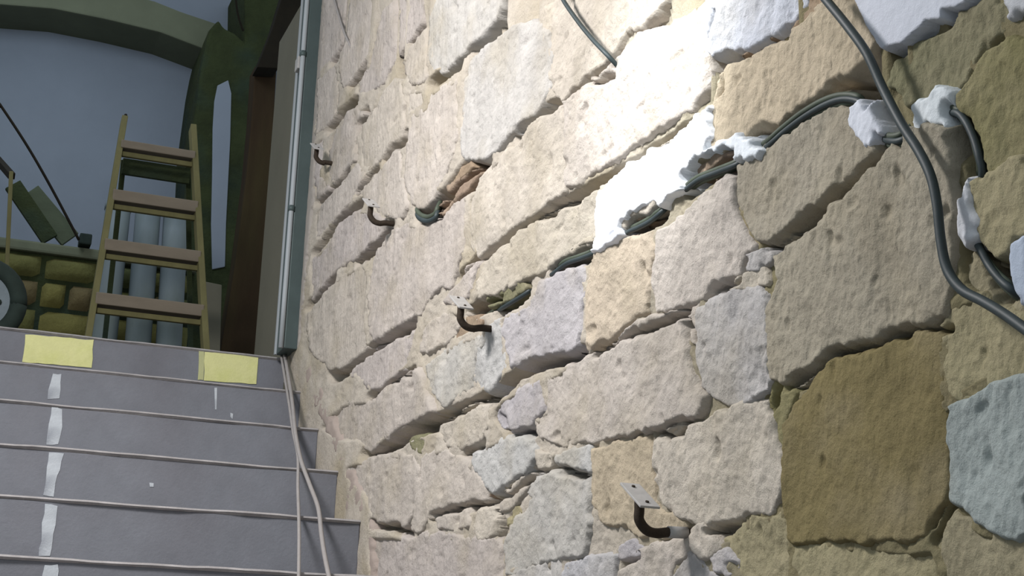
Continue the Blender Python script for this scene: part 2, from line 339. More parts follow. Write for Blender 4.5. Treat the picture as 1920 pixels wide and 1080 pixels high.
ST = [  # outlines read on the wall face: kind, how far the face stands out (mm), points
 ('t', 6, [(1345,140),(1395,115),(1440,95),(1480,65),(1530,25),(1562,-12),(1612,-12),(1645,70),(1632,98),(1590,135),(1570,168),(1520,198),(1460,228),(1420,240),(1380,252),(1350,278),(1337,270),(1338,200)]),
 ('v', 4, [(1345,-20),(1512,-20),(1500,10),(1480,40),(1440,68),(1400,92),(1370,110),(1348,104),(1332,80),(1338,30)]),
 ('k', -10, [(1375,118),(1402,98),(1440,78),(1432,92),(1395,112)]),
 ('k', -14, [(1500,30),(1515,-15),(1556,-15),(1535,12),(1505,36),(1478,56)]),
 ('d', -8, [(1668,112),(1700,92),(1745,52),(1790,28),(1840,2),(1870,-12),(1880,20),(1895,42),(1868,60),(1848,82),(1830,108),(1798,148),(1780,163),(1740,183),(1705,188),(1680,168),(1658,148)]),
 ('y', 0, [(1850,94),(1880,74),(1905,64),(1935,84),(1935,288),(1890,298),(1850,318),(1842,288),(1828,230),(1802,190),(1804,168),(1828,132)]),
 ('n', 2, [(1846,326),(1890,306),(1935,298),(1935,430),(1900,440),(1888,468),(1868,470),(1842,440),(1832,400),(1828,352)]),
 ('h', 10, [(1706,246),(1740,238),(1780,240),(1787,300),(1790,400),(1790,470),(1786,540),(1770,600),(1700,610),(1640,630),(1570,660),(1530,690),(1482,713),(1452,703),(1442,650),(1442,580),(1466,520),(1454,482),(1500,452),(1560,402),(1600,352),(1660,302),(1690,262)]),
 ('h', 6, [(1440,268),(1480,232),(1540,202),(1600,200),(1628,232),(1640,270),(1618,305),(1575,345),(1530,392),(1485,425),(1440,452),(1412,438),(1388,400),(1380,350),(1386,310),(1418,292)]),
 ('o', 2, [(1482,1014),(1472,900),(1468,800),(1492,762),(1542,694),(1602,662),(1700,627),(1755,612),(1766,640),(1770,760),(1776,850),(1778,930),(1750,1000),(1700,1014),(1600,1010),(1500,1016)]),
 ('m', 16, [(1784,765),(1850,735),(1935,700),(1935,1000),(1850,985),(1792,940),(1782,850)]),
 ('n', -2, [(1768,600),(1802,560),(1840,556),(1935,612),(1935,692),(1850,716),(1800,742),(1778,730),(1770,655)]),
 ('n', -8, [(1796,480),(1826,468),(1862,530),(1905,550),(1935,585),(1935,600),(1850,556),(1802,540)]),
 ('n', -4, [(1765,1005),(1790,962),(1850,996),(1935,1010),(1935,1095),(1780,1095),(1762,1050)]),
 ('n', -4, [(1488,1030),(1600,1022),(1700,1028),(1742,1022),(1758,1058),(1765,1095),(1500,1095),(1484,1060)]),
 ('n', -6, [(1358,1008),(1384,990),(1420,972),(1458,968),(1474,1000),(1480,1050),(1478,1095),(1385,1095),(1358,1050)]),
 ('c', 8, [(1236,820),(1330,791),(1400,762),(1436,757),(1450,790),(1460,850),(1464,930),(1440,962),(1400,960),(1340,984),(1292,974),(1252,948),(1236,900),(1229,860)]),
 ('t', 2, [(1112,852),(1150,832),(1219,824),(1224,860),(1228,910),(1238,955),(1286,985),(1282,998),(1200,1000),(1162,988),(1127,980),(1110,940)]),
 ('l', -4, [(1160,1030),(1185,1015),(1200,1030),(1186,1045),(1162,1045)]),
 ('c', 4, [(1200,1038),(1230,1022),(1265,1012),(1288,1008),(1286,1030),(1264,1058),(1252,1095),(1160,1095),(1175,1062)]),
 ('c', 6, [(1296,1000),(1325,985),(1332,1010),(1344,1030),(1334,1043),(1315,1043),(1300,1025)]),
 ('g', 0, [(1272,1063),(1290,1034),(1310,1052),(1350,1095),(1260,1095)]),
 ('l', 0, [(1337,1050),(1358,1036),(1374,1055),(1360,1074),(1342,1070)]),
 ('b', 2, [(1060,1062),(1100,1047),(1153,1047),(1148,1095),(1052,1095)]),
 ('g', 6, [(1002,894),(1030,884),(1070,892),(1100,892),(1106,940),(1108,980),(1098,1040),(1050,1040),(1000,1060),(950,1075),(947,1020),(962,982),(987,950),(1003,930),(990,918)]),
 ('c', 2, [(940,932),(968,906),(996,890),(998,906),(983,928),(963,945),(941,958)]),
 ('b', 6, [(1040,862),(1080,842),(1106,840),(1108,884),(1080,878),(1046,872)]),
 ('b', 12, [(885,852),(930,827),(965,817),(998,822),(1003,858),(990,884),(960,899),(925,924),(906,900),(886,870)]),
 ('c', 4, [(1004,852),(1034,852),(1030,872),(1012,878)]),
 ('k', -6, [(880,862),(900,880),(918,922),(904,928),(884,895)]),
 ('l', 6, [(925,772),(942,747),(980,727),(1012,720),(1017,770),(990,803),(965,808),(936,795)]),
 ('c', 8, [(1019,712),(1060,688),(1130,662),(1180,622),(1230,592),(1283,588),(1290,640),(1300,700),(1326,740),(1318,773),(1270,788),(1190,813),(1120,826),(1050,833),(1010,815),(1000,793),(1024,768)]),
 ('c', 0, [(1238,800),(1260,787),(1275,796),(1264,813),(1242,818)]),
 ('g', 8, [(1312,582),(1350,547),(1418,538),(1438,560),(1438,640),(1442,708),(1428,738),(1380,753),(1342,748),(1322,720),(1310,660)]),
 ('t', 8, [(1108,503),(1120,473),(1170,453),(1218,443),(1226,470),(1218,540),(1214,583),(1180,608),(1130,633),(1102,652),(1099,600),(1103,550)]),
 ('c', 6, [(1233,443),(1290,403),(1350,343),(1376,342),(1378,400),(1398,450),(1412,470),(1393,490),(1383,518),(1340,537),(1290,567),(1246,582),(1226,578),(1224,522),(1234,472)]),
 ('g', 8, [(1400,487),(1440,472),(1448,485),(1430,498),(1402,500)]),
 ('c', 2, [(1386,526),(1430,507),(1438,526),(1400,537),(1377,538)]),
 ('l', 8, [(944,592),(985,582),(1010,533),(1050,518),(1094,503),(1096,550),(1089,600),(1087,643),(1060,657),(1020,662),(980,677),(957,687),(948,650),(938,615)]),
 ('b', 2, [(908,622),(933,593),(941,640),(948,690),(928,728),(897,732),(884,700),(893,660)]),
 ('p', 2, [(652,700),(700,653),(745,638),(778,623),(773,650),(763,688),(735,708),(700,733),(682,718)]),
 ('p', 2, [(787,632),(812,602),(850,582),(872,592),(863,610),(840,638),(802,662),(788,658)]),
 ('p', 4, [(600,806),(620,775),(645,755),(690,750),(730,724),(768,700),(790,693),(798,722),(818,768),(780,787),(740,808),(700,838),(682,846),(672,830),(640,832)]),
 ('g', 6, [(800,688),(830,660),(870,636),(912,628),(892,670),(886,723),(860,743),(832,762),(807,730)]),
 ('c', 2, [(822,792),(870,768),(916,753),(921,790),(903,818),(870,842),(837,838),(822,815)]),
 ('d', -6, [(768,826),(788,817),(798,830),(789,848),(772,840)]),
 ('p', 2, [(682,864),(740,854),(773,854),(787,880),(786,930),(764,988),(737,983),(702,978),(682,930),(650,898),(652,872)]),
 ('p', 6, [(792,854),(830,844),(868,862),(898,890),(916,920),(914,938),(880,943),(830,958),(807,968),(790,995),(772,995),(777,960),(790,900)]),
 ('c', 6, [(817,970),(850,957),(878,962),(882,980),(850,988),(822,988)]),
 ('c', 2, [(892,962),(914,948),(932,962),(932,1000),(900,1008),(888,990)]),
 ('p', 2, [(695,1095),(693,1004),(740,1004),(770,1014),(790,1003),(830,1003),(880,1014),(938,1008),(946,1095)]),
 ('g', 0, [(958,1095),(955,1082),(1000,1066),(1046,1050),(1050,1095)]),
 ('p', 0, [(598,-12),(650,-12),(640,78),(622,112),(600,136)]),
 ('p', 2, [(657,-12),(708,-12),(710,20),(690,106),(662,146),(644,168),(636,110),(648,84)]),
 ('p', 0, [(718,24),(740,6),(743,70),(743,108),(720,156),(690,176),(668,180),(668,160),(692,120)]),
 ('p', 0, [(598,152),(628,122),(634,175),(630,210),(612,236),(594,256)]),
 ('p', 2, [(640,222),(668,198),(683,216),(666,236),(670,298),(648,314),(624,344),(612,328),(614,280),(622,248)]),
 ('p', 0, [(592,272),(605,254),(605,290),(600,330),(616,352),(592,374),(588,330)]),
 ('p', 4, [(677,238),(692,216),(722,174),(745,144),(755,152),(760,200),(755,252),(730,271),(715,296),(698,314),(680,316)]),
 ('p', 0, [(748,5),(790,-12),(798,-12),(790,38),(763,80),(750,106)]),
 ('g', 6, [(806,35),(818,-12),(870,-12),(950,-12),(932,38),(898,73),(875,93),(848,118),(828,134),(810,136),(802,90)]),
 ('p', 2, [(768,90),(795,50),(798,90),(802,140),(793,156),(772,160),(760,135),(756,118)]),
 ('c', -4, [(765,172),(793,168),(792,195),(775,212),(764,213)]),
 ('c', 6, [(772,222),(800,203),(815,173),(840,158),(856,153),(857,250),(852,290),(832,328),(808,376),(785,391),(773,378),(759,330),(762,280)]),
 ('g', 4, [(866,152),(882,113),(910,88),(950,62),(983,43),(998,34),(1026,60),(1036,110),(1031,160),(1021,192),(985,231),(950,260),(915,295),(896,305),(884,300),(866,288)]),
 ('c', 8, [(1008,27),(1060,-12),(1200,-12),(1258,-12),(1238,28),(1213,43),(1178,58),(1162,93),(1138,117),(1100,136),(1070,166),(1049,185),(1034,158),(1019,90)]),
 ('c', 8, [(898,333),(930,303),(975,264),(1020,219),(1058,197),(1061,240),(1060,310),(1062,354),(1020,386),(960,426),(922,464),(898,486),(882,458),(880,380)]),
 ('c', 6, [(1064,194),(1110,154),(1160,116),(1200,68),(1270,42),(1312,8),(1326,-12),(1336,-12),(1332,100),(1332,138),(1318,168),(1298,197),(1268,216),(1210,256),(1150,296),(1082,343),(1066,350),(1065,300)]),
 ('p', 4, [(762,422),(800,424),(832,404),(852,378),(868,366),(877,372),(870,420),(868,468),(858,498),(847,536),(820,541),(790,586),(740,616),(707,640),(692,600),(692,520),(703,472),(737,432)]),
 ('p', 2, [(577,592),(612,548),(640,518),(679,494),(687,520),(683,600),(690,648),(678,662),(650,686),(622,696),(584,656)]),
 ('p', 2, [(582,490),(620,454),(633,423),(670,394),(700,399),(727,412),(727,422),(703,447),(668,482),(628,506),(605,534),(582,562)]),
 ('p', 4, [(692,331),(705,324),(725,303),(741,283),(755,283),(755,330),(766,384),(758,406),(740,408),(702,396),(683,380),(672,362)]),
 ('p', 0, [(592,394),(625,362),(650,330),(668,309),(686,326),(670,356),(662,372),(632,406),(592,450)]),
 ('c', 8, [(898,527),(922,492),(962,452),(992,423),(1030,398),(1080,379),(1122,356),(1126,400),(1122,430),(1098,452),(1058,476),(1030,496),(998,516),(960,536),(930,556),(908,566)]),
 ('p', -2, [(872,503),(896,494),(888,520),(877,558),(850,572),(832,568),(852,542)]),
 ('c', 6, [(1128,352),(1160,329),(1220,289),(1290,244),(1333,209),(1333,268),(1308,288),(1283,308),(1248,358),(1222,388),(1180,418),(1142,432),(1130,420)]),
 ('k', -8, [(838,352),(862,330),(884,318),(900,322),(880,345),(868,362),(848,376)]),
 ('k', -8, [(812,396),(828,380),(846,378),(836,396),(816,404)]),
 ('k', -12, [(845,340),(862,315),(880,308),(886,318),(864,332)]),
 ('d', -10, [(912,560),(940,545),(975,528),(985,536),(950,560),(915,575)]),
 ('k', -10, [(1186,404),(1222,370),(1236,380),(1226,402),(1190,418)]),
 ('k', -12, [(1296,310),(1330,290),(1372,284),(1374,300),(1340,318),(1300,332)]),
 ('k', -8, [(862,600),(890,592),(905,606),(880,628),(850,640),(852,616)]),
 ('n', -6, [(950,960),(965,948),(976,958),(966,976),(950,980)]),
 ('c', -4, [(1292,580),(1308,572),(1306,610),(1306,640),(1297,636)]),
 ('y', -6, [(1446,716),(1470,716),(1490,740),(1462,800),(1462,830),(1454,800),(1440,760)]),
 ('d', -8, [(1380,560),(1430,545),(1436,552),(1420,556)]),
]
for i, (k, off, pts) in enumerate(ST):
    stone([on_wall(*p) for p in pts], k, off/1000*.6, seed=i+1, warp=1.3, rough={'o': .6, 'g': 1.1, 'b': 1.1}.get(k, 1.))

# the mortar behind and between the stones
a = np.linspace(1/5.03, 1/.95, 900)
s = np.concatenate([np.linspace(-1.5, -.02, 40)[:-1], np.linspace(-.02, .47, 430), np.linspace(.47, 2.4, 40)[1:]])
A, S = np.meshgrid(a, s); U = 1/A; V = np.clip(EYE+S*U, -.02, TOP)
low = fbm(U*7, V*7, 91, 2)
nearstep = np.clip(1-(V-(H0+(U-D0)*R/G))/.30, 0, 1)
Hm = -.0045+.004*np.clip((U-2.3)/1.2, 0, 1)+.006*low+.005*fbm(U*28, V*28, 92, 3)+.003*fbm(U*90, V*90, 95, 2)
Hm = np.maximum(Hm, np.where(nearstep > 0, -.03+.034*np.clip(nearstep*1.6, 0, 1)+.003*fbm(U*20, V*20, 93, 2), -1))
for line, rad, dep in DEEP:
    L = [on_wall(*p) for p in line]; lo = np.min(L, 0)-.08; hi = np.max(L, 0)+.08
    msk = (U > lo[0]) & (U < hi[0]) & (V > lo[1]) & (V < hi[1])
    if not msk.any(): continue
    uu = U[msk]; vv = V[msk]; d = seg_dist(uu, vv, L)+.004*fbm(uu*40, vv*40, 97, 2)
    k = rad*1.25; w_ = np.clip((k*1.5-d)/(k), 0, 1); w_ = w_*w_*(3-2*w_)
    Hm[msk] -= dep*2.3*w_
for k_, off_, pts_ in ST:                     # the bed lies back behind the body of every stone
    P_ = [on_wall(*p) for p in pts_]; lo = np.min(P_, 0); hi = np.max(P_, 0)
    msk = (U > lo[0]) & (U < hi[0]) & (V > lo[1]) & (V < hi[1])
    if msk.any(): d = sdist(U[msk], V[msk], P_); Hm[msk] -= .03*np.clip((d-.006)/.02, 0, 1)
me = grid_mesh('mortar_bed', U, V, Hm)
link('mortar_bed', me, M_MORTAR, wall, smooth=True)
box('wall_core', (W+.16, -.6, 0), (W+.45, 5.02, TOP), M_MORTAR, None, w=0).parent = wall
bpy.data.objects['wall_core'].location -= wall.location
# the wall goes on beyond the picture: plain courses of the same stone
row = 0; v = .02
while v < TOP-.1:
    hh = .24+.06*rng.rand(); u = -.6+.2*(row % 2)*rng.rand()
    while u < 4.95:
        ll = .34+.3*rng.rand(); u1 = min(u+ll, 5.0); v1 = min(v+hh, TOP)
        pts = [(u+.012, v+.012), (u1-.012, v+.012), (u1-.012, v1-.012), (u+.012, v1-.012)]
        near = False
        for k in range(7):
            for q in range(7):
                x, y = project(W, u+(u1-u)*k/6, v+(v1-v)*q/6)
                if -30 < x < 1925+10 and -12 < y < 1092: near = True
        if u1 > .3 and not near and v1 > (H0+(u-D0)*R/G)-.1 and u1-u > .1:
            stone(pts, random.choice('ccgpn'), rng.uniform(-.004, .008), px_step=7., seed=500+row*40+int(u*10), warp=2.)
        u = u1
    v += hh; row += 1

# white gypsum daubs and old plaster, lying over the stones
def patch(pts, h, col, seed, edge=.007, lab=None, noisy=1.2, drop=None, name='plaster_patch', step=3., warp=2.2):
    o = stone([on_wall(*p) for p in pts], col=col, seed=seed, name=name, material=M_PLASTER, edge=edge, drop=drop or h+.012, warp=warp, tilt=0, noisy=noisy*.6, face=h, rough=.9, px_step=step)
    if lab: o['label'] = lab
    return o
WH = (236, 238, 242)
patch([(1128,352),(1160,328),(1222,288),(1292,243),(1338,205),(1337,272),(1312,290),(1290,312),(1284,330),(1286,352),(1262,372),(1248,380),(1236,372),(1222,386),(1196,398),(1178,408),(1170,425),(1172,440),(1140,462),(1118,474),(1128,440),(1124,400)], .012, WH, 301, lab='thick white gypsum daub')
patch([(1338,275),(1350,262),(1390,250),(1418,256),(1424,270),(1436,274),(1440,290),(1400,312),(1384,318),(1386,290),(1372,280),(1345,284),(1325,292),(1300,300),(1312,284)], .012, (214, 220, 226), 302)
patch([(1600,200),(1612,186),(1630,184),(1634,196),(1646,184),(1648,205),(1654,232),(1655,246),(1641,252),(1640,268),(1630,290),(1618,282),(1606,262),(1600,235)], .009, (200, 204, 210), 303, lab='ragged white daub over the cables')
patch([(1708,196),(1724,188),(1750,186),(1760,170),(1772,168),(1790,182),(1792,206),(1776,208),(1784,226),(1780,240),(1762,246),(1740,244),(1722,256),(1706,248),(1710,225)], .009, (200, 206, 210), 304, lab='ragged white daub over the cables')
patch([(1818,328),(1824,350),(1832,380),(1838,420),(1836,446),(1820,462),(1810,452),(1800,420),(1796,396),(1800,380),(1808,378),(1812,350)], .009, (196, 198, 204), 305, lab='ragged white daub over the cables')
patch([(1600,-14),(1640,66),(1663,97),(1690,84),(1702,80),(1738,52),(1745,42),(1774,38),(1776,19),(1800,18),(1818,8),(1832,-14)], .009, (190, 194, 202), 306, edge=.0025, noisy=.15, drop=.012, warp=.35, lab='smooth old plaster with a broken lower edge')
patch([(1872,-14),(1940,-14),(1940,40),(1912,40),(1896,34),(1878,12)], .008, (176, 178, 182), 307, edge=.008, noisy=.8)
patch([(1896,452),(1916,440),(1940,436),(1940,590),(1912,572),(1900,552),(1896,520)], .008, (176, 186, 200), 308, edge=.01, noisy=.5)
patch([(1168,432),(1174,440),(1170,450),(1150,462),(1128,476),(1114,480),(1120,466),(1145,448)], .016, WH, 309)
patch([(1274,352),(1288,350),(1282,358),(1256,380),(1240,392),(1243,380)], .014, WH, 310)
# smooth margin of plaster where the wall ends at the metal post
patch([(600,-14),(612,-14),(606,120),(592,330),(580,470),(568,600),(560,662),(552,662),(557,600),(570,440),(582,250),(592,100)], .004, (158, 152, 146), 311, edge=.01, noisy=.4, drop=.03, lab='smooth plaster margin', step=3)
# mortar smeared over the ends of the steps
patch([(640,880),(632,860),(606,800),(585,760),(578,728),(572,724),(572,690),(548,668),(560,664),(590,690),(606,730),(628,790),(650,850),(672,900),(700,970),(705,1095),(683,1095),(683,975),(672,966),(646,962),(645,885)], .004, (158, 146, 140), 312, edge=.02, noisy=.8, drop=.03, lab='smeared mortar along the step ends')

# ------------------------------------------------------------------ cables on and in the wall
def cable(name, pts, r, material, lab, h=.03, group=None, off=(0, 0), seg=10):
    P = []
    for p in pts:
        hh = p[2] if len(p) > 2 else h
        P.append(wpt(p[0]+off[0], p[1]+off[1], hh))
    return tag(tube(name, P, r, material, seg=seg), lab, 'cable', group)
cable('cable', [(1528,-30,.045),(1545,-5,.045),(1588,48,.045),(1625,100,.04),(1655,165,.035),(1690,232,.035),(1722,282,.035),(1745,330,.035),(1757,385,.035),(1764,450,.035),(1776,505,.035),(1803,543,.035),(1845,566,.035),(1890,594,.04),(1960,645,.05)], .0062, M_CABLE, 'thick black cable hanging loose in a curve across the upper corner of the stone wall')
cable('cable', [(1044,-30,.03),(1056,0,.03),(1085,42,.03),(1112,75,.03),(1136,100,.028),(1158,124,.005)], .0045, M_CABLE, 'thin dark cable dangling into the brightest patch of the stone wall')
cable('cable', [(618,-30,.01),(627,0,.01),(634,25,.01),(645,60,.01),(656,84,.006),(662,100,-.01)], .004, M_CABLE_P, 'thin pale cord on the far stones near the metal post')
base = [(1930,566,-.012),(1895,540,.002),(1870,518,.004),(1850,492,.002),(1834,462,.0),(1820,430,-.008),(1822,380,-.008),(1838,325,-.004),(1832,290,.002),(1822,255,.002),(1806,222,.002),(1788,206,.0),(1760,215,-.006),(1715,238,-.006),(1692,256,.002),(1668,260,.002),(1645,248,-.006),(1622,210,-.006),(1612,188,.0),(1580,182,.003),(1545,192,.003),(1505,215,.003),(1470,242,.002),(1440,268,.002),
        (1410,288,-.012),(1380,306,.0),(1340,322,.002),(1310,334,.002),(1288,350,.0),(1262,372,-.012),(1240,394,.0),(1218,412,.001),(1196,424,.001),(1174,434,-.002),(1140,455,-.012),(1112,472,-.002),(1085,483,.0),(1060,492,.0),(1036,510,-.004),(1010,528,-.014),(984,548,-.002),(955,566,.0),(930,582,-.006),(905,600,-.02)]
for off, h, mt, lab in (((0, -5), 0, M_CABLE_G, 'grey-green cable bedded in the joint between the stones, the upper strand of the bundle'), ((4, 5), .004, M_CABLE, 'black cable bedded in the joint between the stones, the middle strand of the bundle'),
                    ((10, 14), -.002, M_CABLE_G, 'dark green cable deepest in the joint, the lower strand of the bundle')):
    pts = [(x+off[0]*(1 if x > 1500 else .6), y+off[1]*(1 if x > 1600 else (.8 if x > 1430 else .45)), hh+h) for x, y, hh in base]
    if off[1] == 14: pts = pts[:30]
    pts = [(x, y, hh-(.006 if hh >= 0 else .016)) for x, y, hh in pts]
    cable('cable', pts, .0048, mt, lab, group='cables in the wall joint')
for dy, hh, mt, lab in ((0, .0, M_CABLE_G, 'grey cable loop sagging out of the hole in the stones, upper strand'), (8, .004, M_CABLE, 'black cable loop sagging out of the hole in the stones, lower strand')):
    cable('cable', [(792,380+dy,-.03),(783,392+dy,-.005),(788,402+dy,hh),(802,407+dy,hh),(816,401+dy,hh),(822,388+dy,-.005),(830,372+dy,-.04)], .007, mt, lab, group='cable loops in the wall hole')

# ------------------------------------------------------------------ iron handrail brackets
def bracket(ax, ay, lab, out=.082, rise=.05, plate_mat=None):
    u, v = on_wall(ax, ay, 0)
    b = empty('handrail_bracket', (W, u, v)); tag(b, lab, 'bracket', 'handrail brackets on the stone wall')
    P = Vector((W, u, v)); r = .008
    path = [P+Vector((.03, 0, 0)), P+Vector((-.02, 0, 0)), P+Vector((-out+.03, 0, -.004)), P+Vector((-out+.012, 0, .0)), P+Vector((-out, 0, .014)), P+Vector((-out, 0, .03)), P+Vector((-out, 0, rise))]
    tube('bent_rod', path, r, M_IRON, b, seg=10, n=6)
    if out > .08: tube('rod_sleeve', [P+Vector((.0, 0, 0)), P+Vector((-.032, 0, -.001))], .0095, M_ZINC, b, seg=10, n=0)['label'] = 'grey sleeve at the wall end'
    s = math.atan2(R, G); d = Vector((0, math.cos(s), math.sin(s))); n = Vector((0, -math.sin(s), math.cos(s)))
    c = P+Vector((-out, 0, rise)); x = Vector((1, 0, 0)); L = .042; hw = .017
    pts = [c-d*L-x*hw, c+d*L-x*hw, c+d*L+x*hw, c-d*L+x*hw]
    prism('saddle_plate', pts, n*.004, plate_mat or M_ZINC, b, w=.001)
    for q in (-1, 1):
        cc = c+d*q*.028+n*.004
        tube('screw', [cc, cc+n*.002], .003, M_IRON, b, seg=8, n=0)
    return b
BR = [bracket(1287, 999, 'iron handrail bracket with a grey plate, lowest and nearest on the stone wall'), bracket(920, 617, 'iron handrail bracket with a bright plate just under the cable end', out=.072),
      bracket(737, 420, 'iron handrail bracket beside the cable hole, second farthest', out=.068), bracket(619, 306, 'small dark handrail bracket, farthest, close to the metal post', out=.05)]

# ------------------------------------------------------------------ end of the wall: post, pipe, plain return
EU = on_wall(590, 100)[0]
def wline(p, q, h): return wpt(*p, h), wpt(*q, h)
a_, b_ = wline((585, -40), (539, 662), .03)
ue = (a_.y+b_.y)/2
post = empty('metal_post', (W-.03, ue, LZ)); tag(post, 'tall grey-green metal post at the far end of the stone wall', 'post')
box('post_shaft', (W-.05, ue-.055, LZ), (W+.0, ue+.075, TOP), M_POST, post, w=.004)
box('post_edge', (W-.056, ue+.06, LZ), (W-.046, ue+.078, TOP), M_WPIPE, post, w=.002)
o = box('clamp', (W-.07, ue-.02, on_wall(568, 170)[1]), (W-.045, ue+.03, on_wall(568, 170)[1]+.05), M_ZINC, post, w=.004)
up_ = [wpt(562, 60, .07), wpt(548, 330, .07), wpt(525, 664, .07)]
pu = (up_[0].y+up_[2].y)/2
pipe = empty('conduit_pipe', (W-.07, ue+.13, LZ)); tag(pipe, 'thin whitish vertical conduit pipe beside the metal post', 'pipe')
tube('pipe', [(W-.06, pu, LZ+.0), (W-.06, pu, LZ+1.), (W-.06, pu, TOP)], .009, M_WPIPE, pipe, n=4)
for zz in (.5, 1.1, 1.7): tube('pipe_clip', [(W-.06, pu, LZ+zz), (W-.06, pu, LZ+zz+.02)], .012, M_POST, pipe, n=0)
ret = box('wall_right_return', (W-.005, ue+.08, LZ-.2), (W+.4, on_wall(508, 300)[0], TOP), M_GPANEL, w=.004); tag(ret, kind='structure')

# ------------------------------------------------------------------ cables running down the steps
def stair_pt(px, py, lift=.012):
    # the plane that lies along the step noses
    r = ray(px, py); n = np.array([0, -R, G]); o = np.array([0, D0, H0-EYE]); k = (n@o)/(n@r); p = r*k
    q = p+n/np.linalg.norm(n)*lift
    return Vector((q[0], q[1], q[2]+EYE))
tag(tube('cable', [at_depth(525, 655, y5-.005), stair_pt(526, 672), stair_pt(533, 715), stair_pt(541, 765), stair_pt(548, 815), stair_pt(557, 862), stair_pt(557, 920), stair_pt(559, 990), stair_pt(559, 1050), stair_pt(558, 1110)], .0048, M_CABLE_P, seg=8),
    'thin pale cable running straight down the steps, farther from the stone wall', 'cable', 'cables running down the steps')
tag(tube('cable', [at_depth(529, 655, y5-.005), stair_pt(531, 672, .02), stair_pt(541, 730, .02), stair_pt(547, 775, .02), stair_pt(552, 825, .02), stair_pt(562, 875, .02), stair_pt(578, 920, .02), stair_pt(594, 965, .02), stair_pt(600, 1015, .02), stair_pt(606, 1055, .02), stair_pt(618, 1115, .02)], .0062, M_CABLE_P, seg=8),
    'thicker pale cable bending down the steps, nearer the stone wall', 'cable', 'cables running down the steps')

# ------------------------------------------------------------------ the landing: back wall, arch, pier
BY = 8.6
wb = box('wall_back', (-3.2, BY, LZ-.3), (W+2.2, BY+.3, TOP+2.5), M_BACK, w=0); tag(wb, kind='structure')
def dpts(pts, d): return [at_depth(*p, d) for p in pts]
arch = prism('arch_rib', dpts([(-700,200),(-600,90),(-420,20),(-250,-2),(-100,2),(0,8),(100,16),(200,36),(300,60),(384,92),(392,60),(412,46),(340,22),(290,2),(230,-14),(120,-60),(-100,-85),(-300,-90),(-520,-60),(-740,60)], BY-.35), (0, .36, 0), M_ARCH, w=.01)
tag(arch, kind='structure')
cr = tube('surface_cable', dpts([(-60,25),(0,31),(60,38),(120,52),(200,68),(260,80),(320,88),(378,96)], BY-.008), .008, M_ARCH, seg=6)
tag(cr, 'thin dark cable running across the blue-grey plaster under the arch', 'cable')
pier = prism('pier', dpts([(384,88),(392,56),(410,36),(420,52),(440,62),(458,78),(460,-60),(560,-60),(545,0),(520,120),(500,400),(480,680),(345,680),(352,420),(360,250),(376,130)], BY-.55), (0, .6, 0), M_PIER, w=.02)
tag(pier, kind='structure')
pt = prism('bare_patch', wob_ := dpts([(408,160),(428,150),(434,175),(432,260),(428,340),(424,420),(422,500),(398,505),(396,420),(398,330),(399,240),(402,190)], BY-.56), (0, .02, 0), M_BACK, w=.004)
pt.parent = pier; pt.location -= pier.location; pt['label'] = 'pale bare plaster patch'
o = tube('hanging_wire', dpts([(441,-20),(444,15),(449,38),(456,58)], BY-.6), .006, M_DARK, seg=6); tag(o, 'short dark wire hanging beside the pier head', 'wire')
rp = prism('timber_post', dpts([(478,124),(519,124),(512,250),(500,420),(480,690),(408,690),(440,500),(462,330),(472,220)], 7.6), (0, .15, 0), M_RUST, w=.008)
tag(rp, 'reddish brown timber post between the pier and the grey end wall', 'post')
br = prism('timber_brace', dpts([(545,-60),(600,-60),(572,20),(522,128),(482,126),(512,50)], 7.45), (0, .14, 0), M_DARK, w=.006)
tag(br, 'near-black diagonal timber brace above the reddish post', 'beam')

# low rubble wall on the landing
LY = 7.3
lw = empty('low_wall', (at_depth(80, 600, LY).x, LY, LZ)); tag(lw, kind='structure')
c0 = at_depth(-330, 455, LY); c1 = at_depth(372, 470, LY)
box('rubble_core', (c0.x, LY+.03, LZ), (c1.x, LY+.4, at_depth(60, 470, LY).z), M_PIER, lw, w=.01)
box('capping', (c0.x-.02, LY-.01, at_depth(60, 472, LY).z), (c1.x, LY+.42, at_depth(60, 452, LY).z), M_ARCH, lw, w=.012)
x = c0.x; ri = 0
rows = [(LZ, .17), (LZ+.175, .15), (LZ+.33, .13), (LZ+.465, .16), (LZ+.63, .14), (LZ+.775, .16), (LZ+.94, .12)]
ztop = at_depth(60, 472, LY).z
for z0, hh in rows:
    x = c0.x+.05*random.random()
    while x < c1.x-.05 and z0+.05 < ztop:
        w_ = random.uniform(.12, .28); x1 = min(x+w_, c1.x); z1 = min(z0+hh, ztop-.004)
        nx = 6; nz = 5; vs = []; fs = []
        for jz in range(nz+1):
            for ix in range(nx+1):
                ex = abs(ix/nx*2-1); ez = abs(jz/nz*2-1); bulge = (1-ex**4)*(1-ez**4)
                vs.append((x+.008+(x1-x-.016)*ix/nx, LY+.034-.05*bulge+random.uniform(-.006, .006)*bulge, z0+.006+(z1-z0-.012)*jz/nz))
        for jz in range(nz):
            for ix in range(nx): q = jz*(nx+1)+ix; fs.append((q, q+1, q+nx+2, q+nx+1))
        o = put('stone', vs, fs, M_RUBBLE, lw, smooth=True, color=srgb(*random.choice([(112, 108, 62), (98, 98, 58), (104, 94, 66), (84, 90, 58)])))
        x = x1; ri += 1

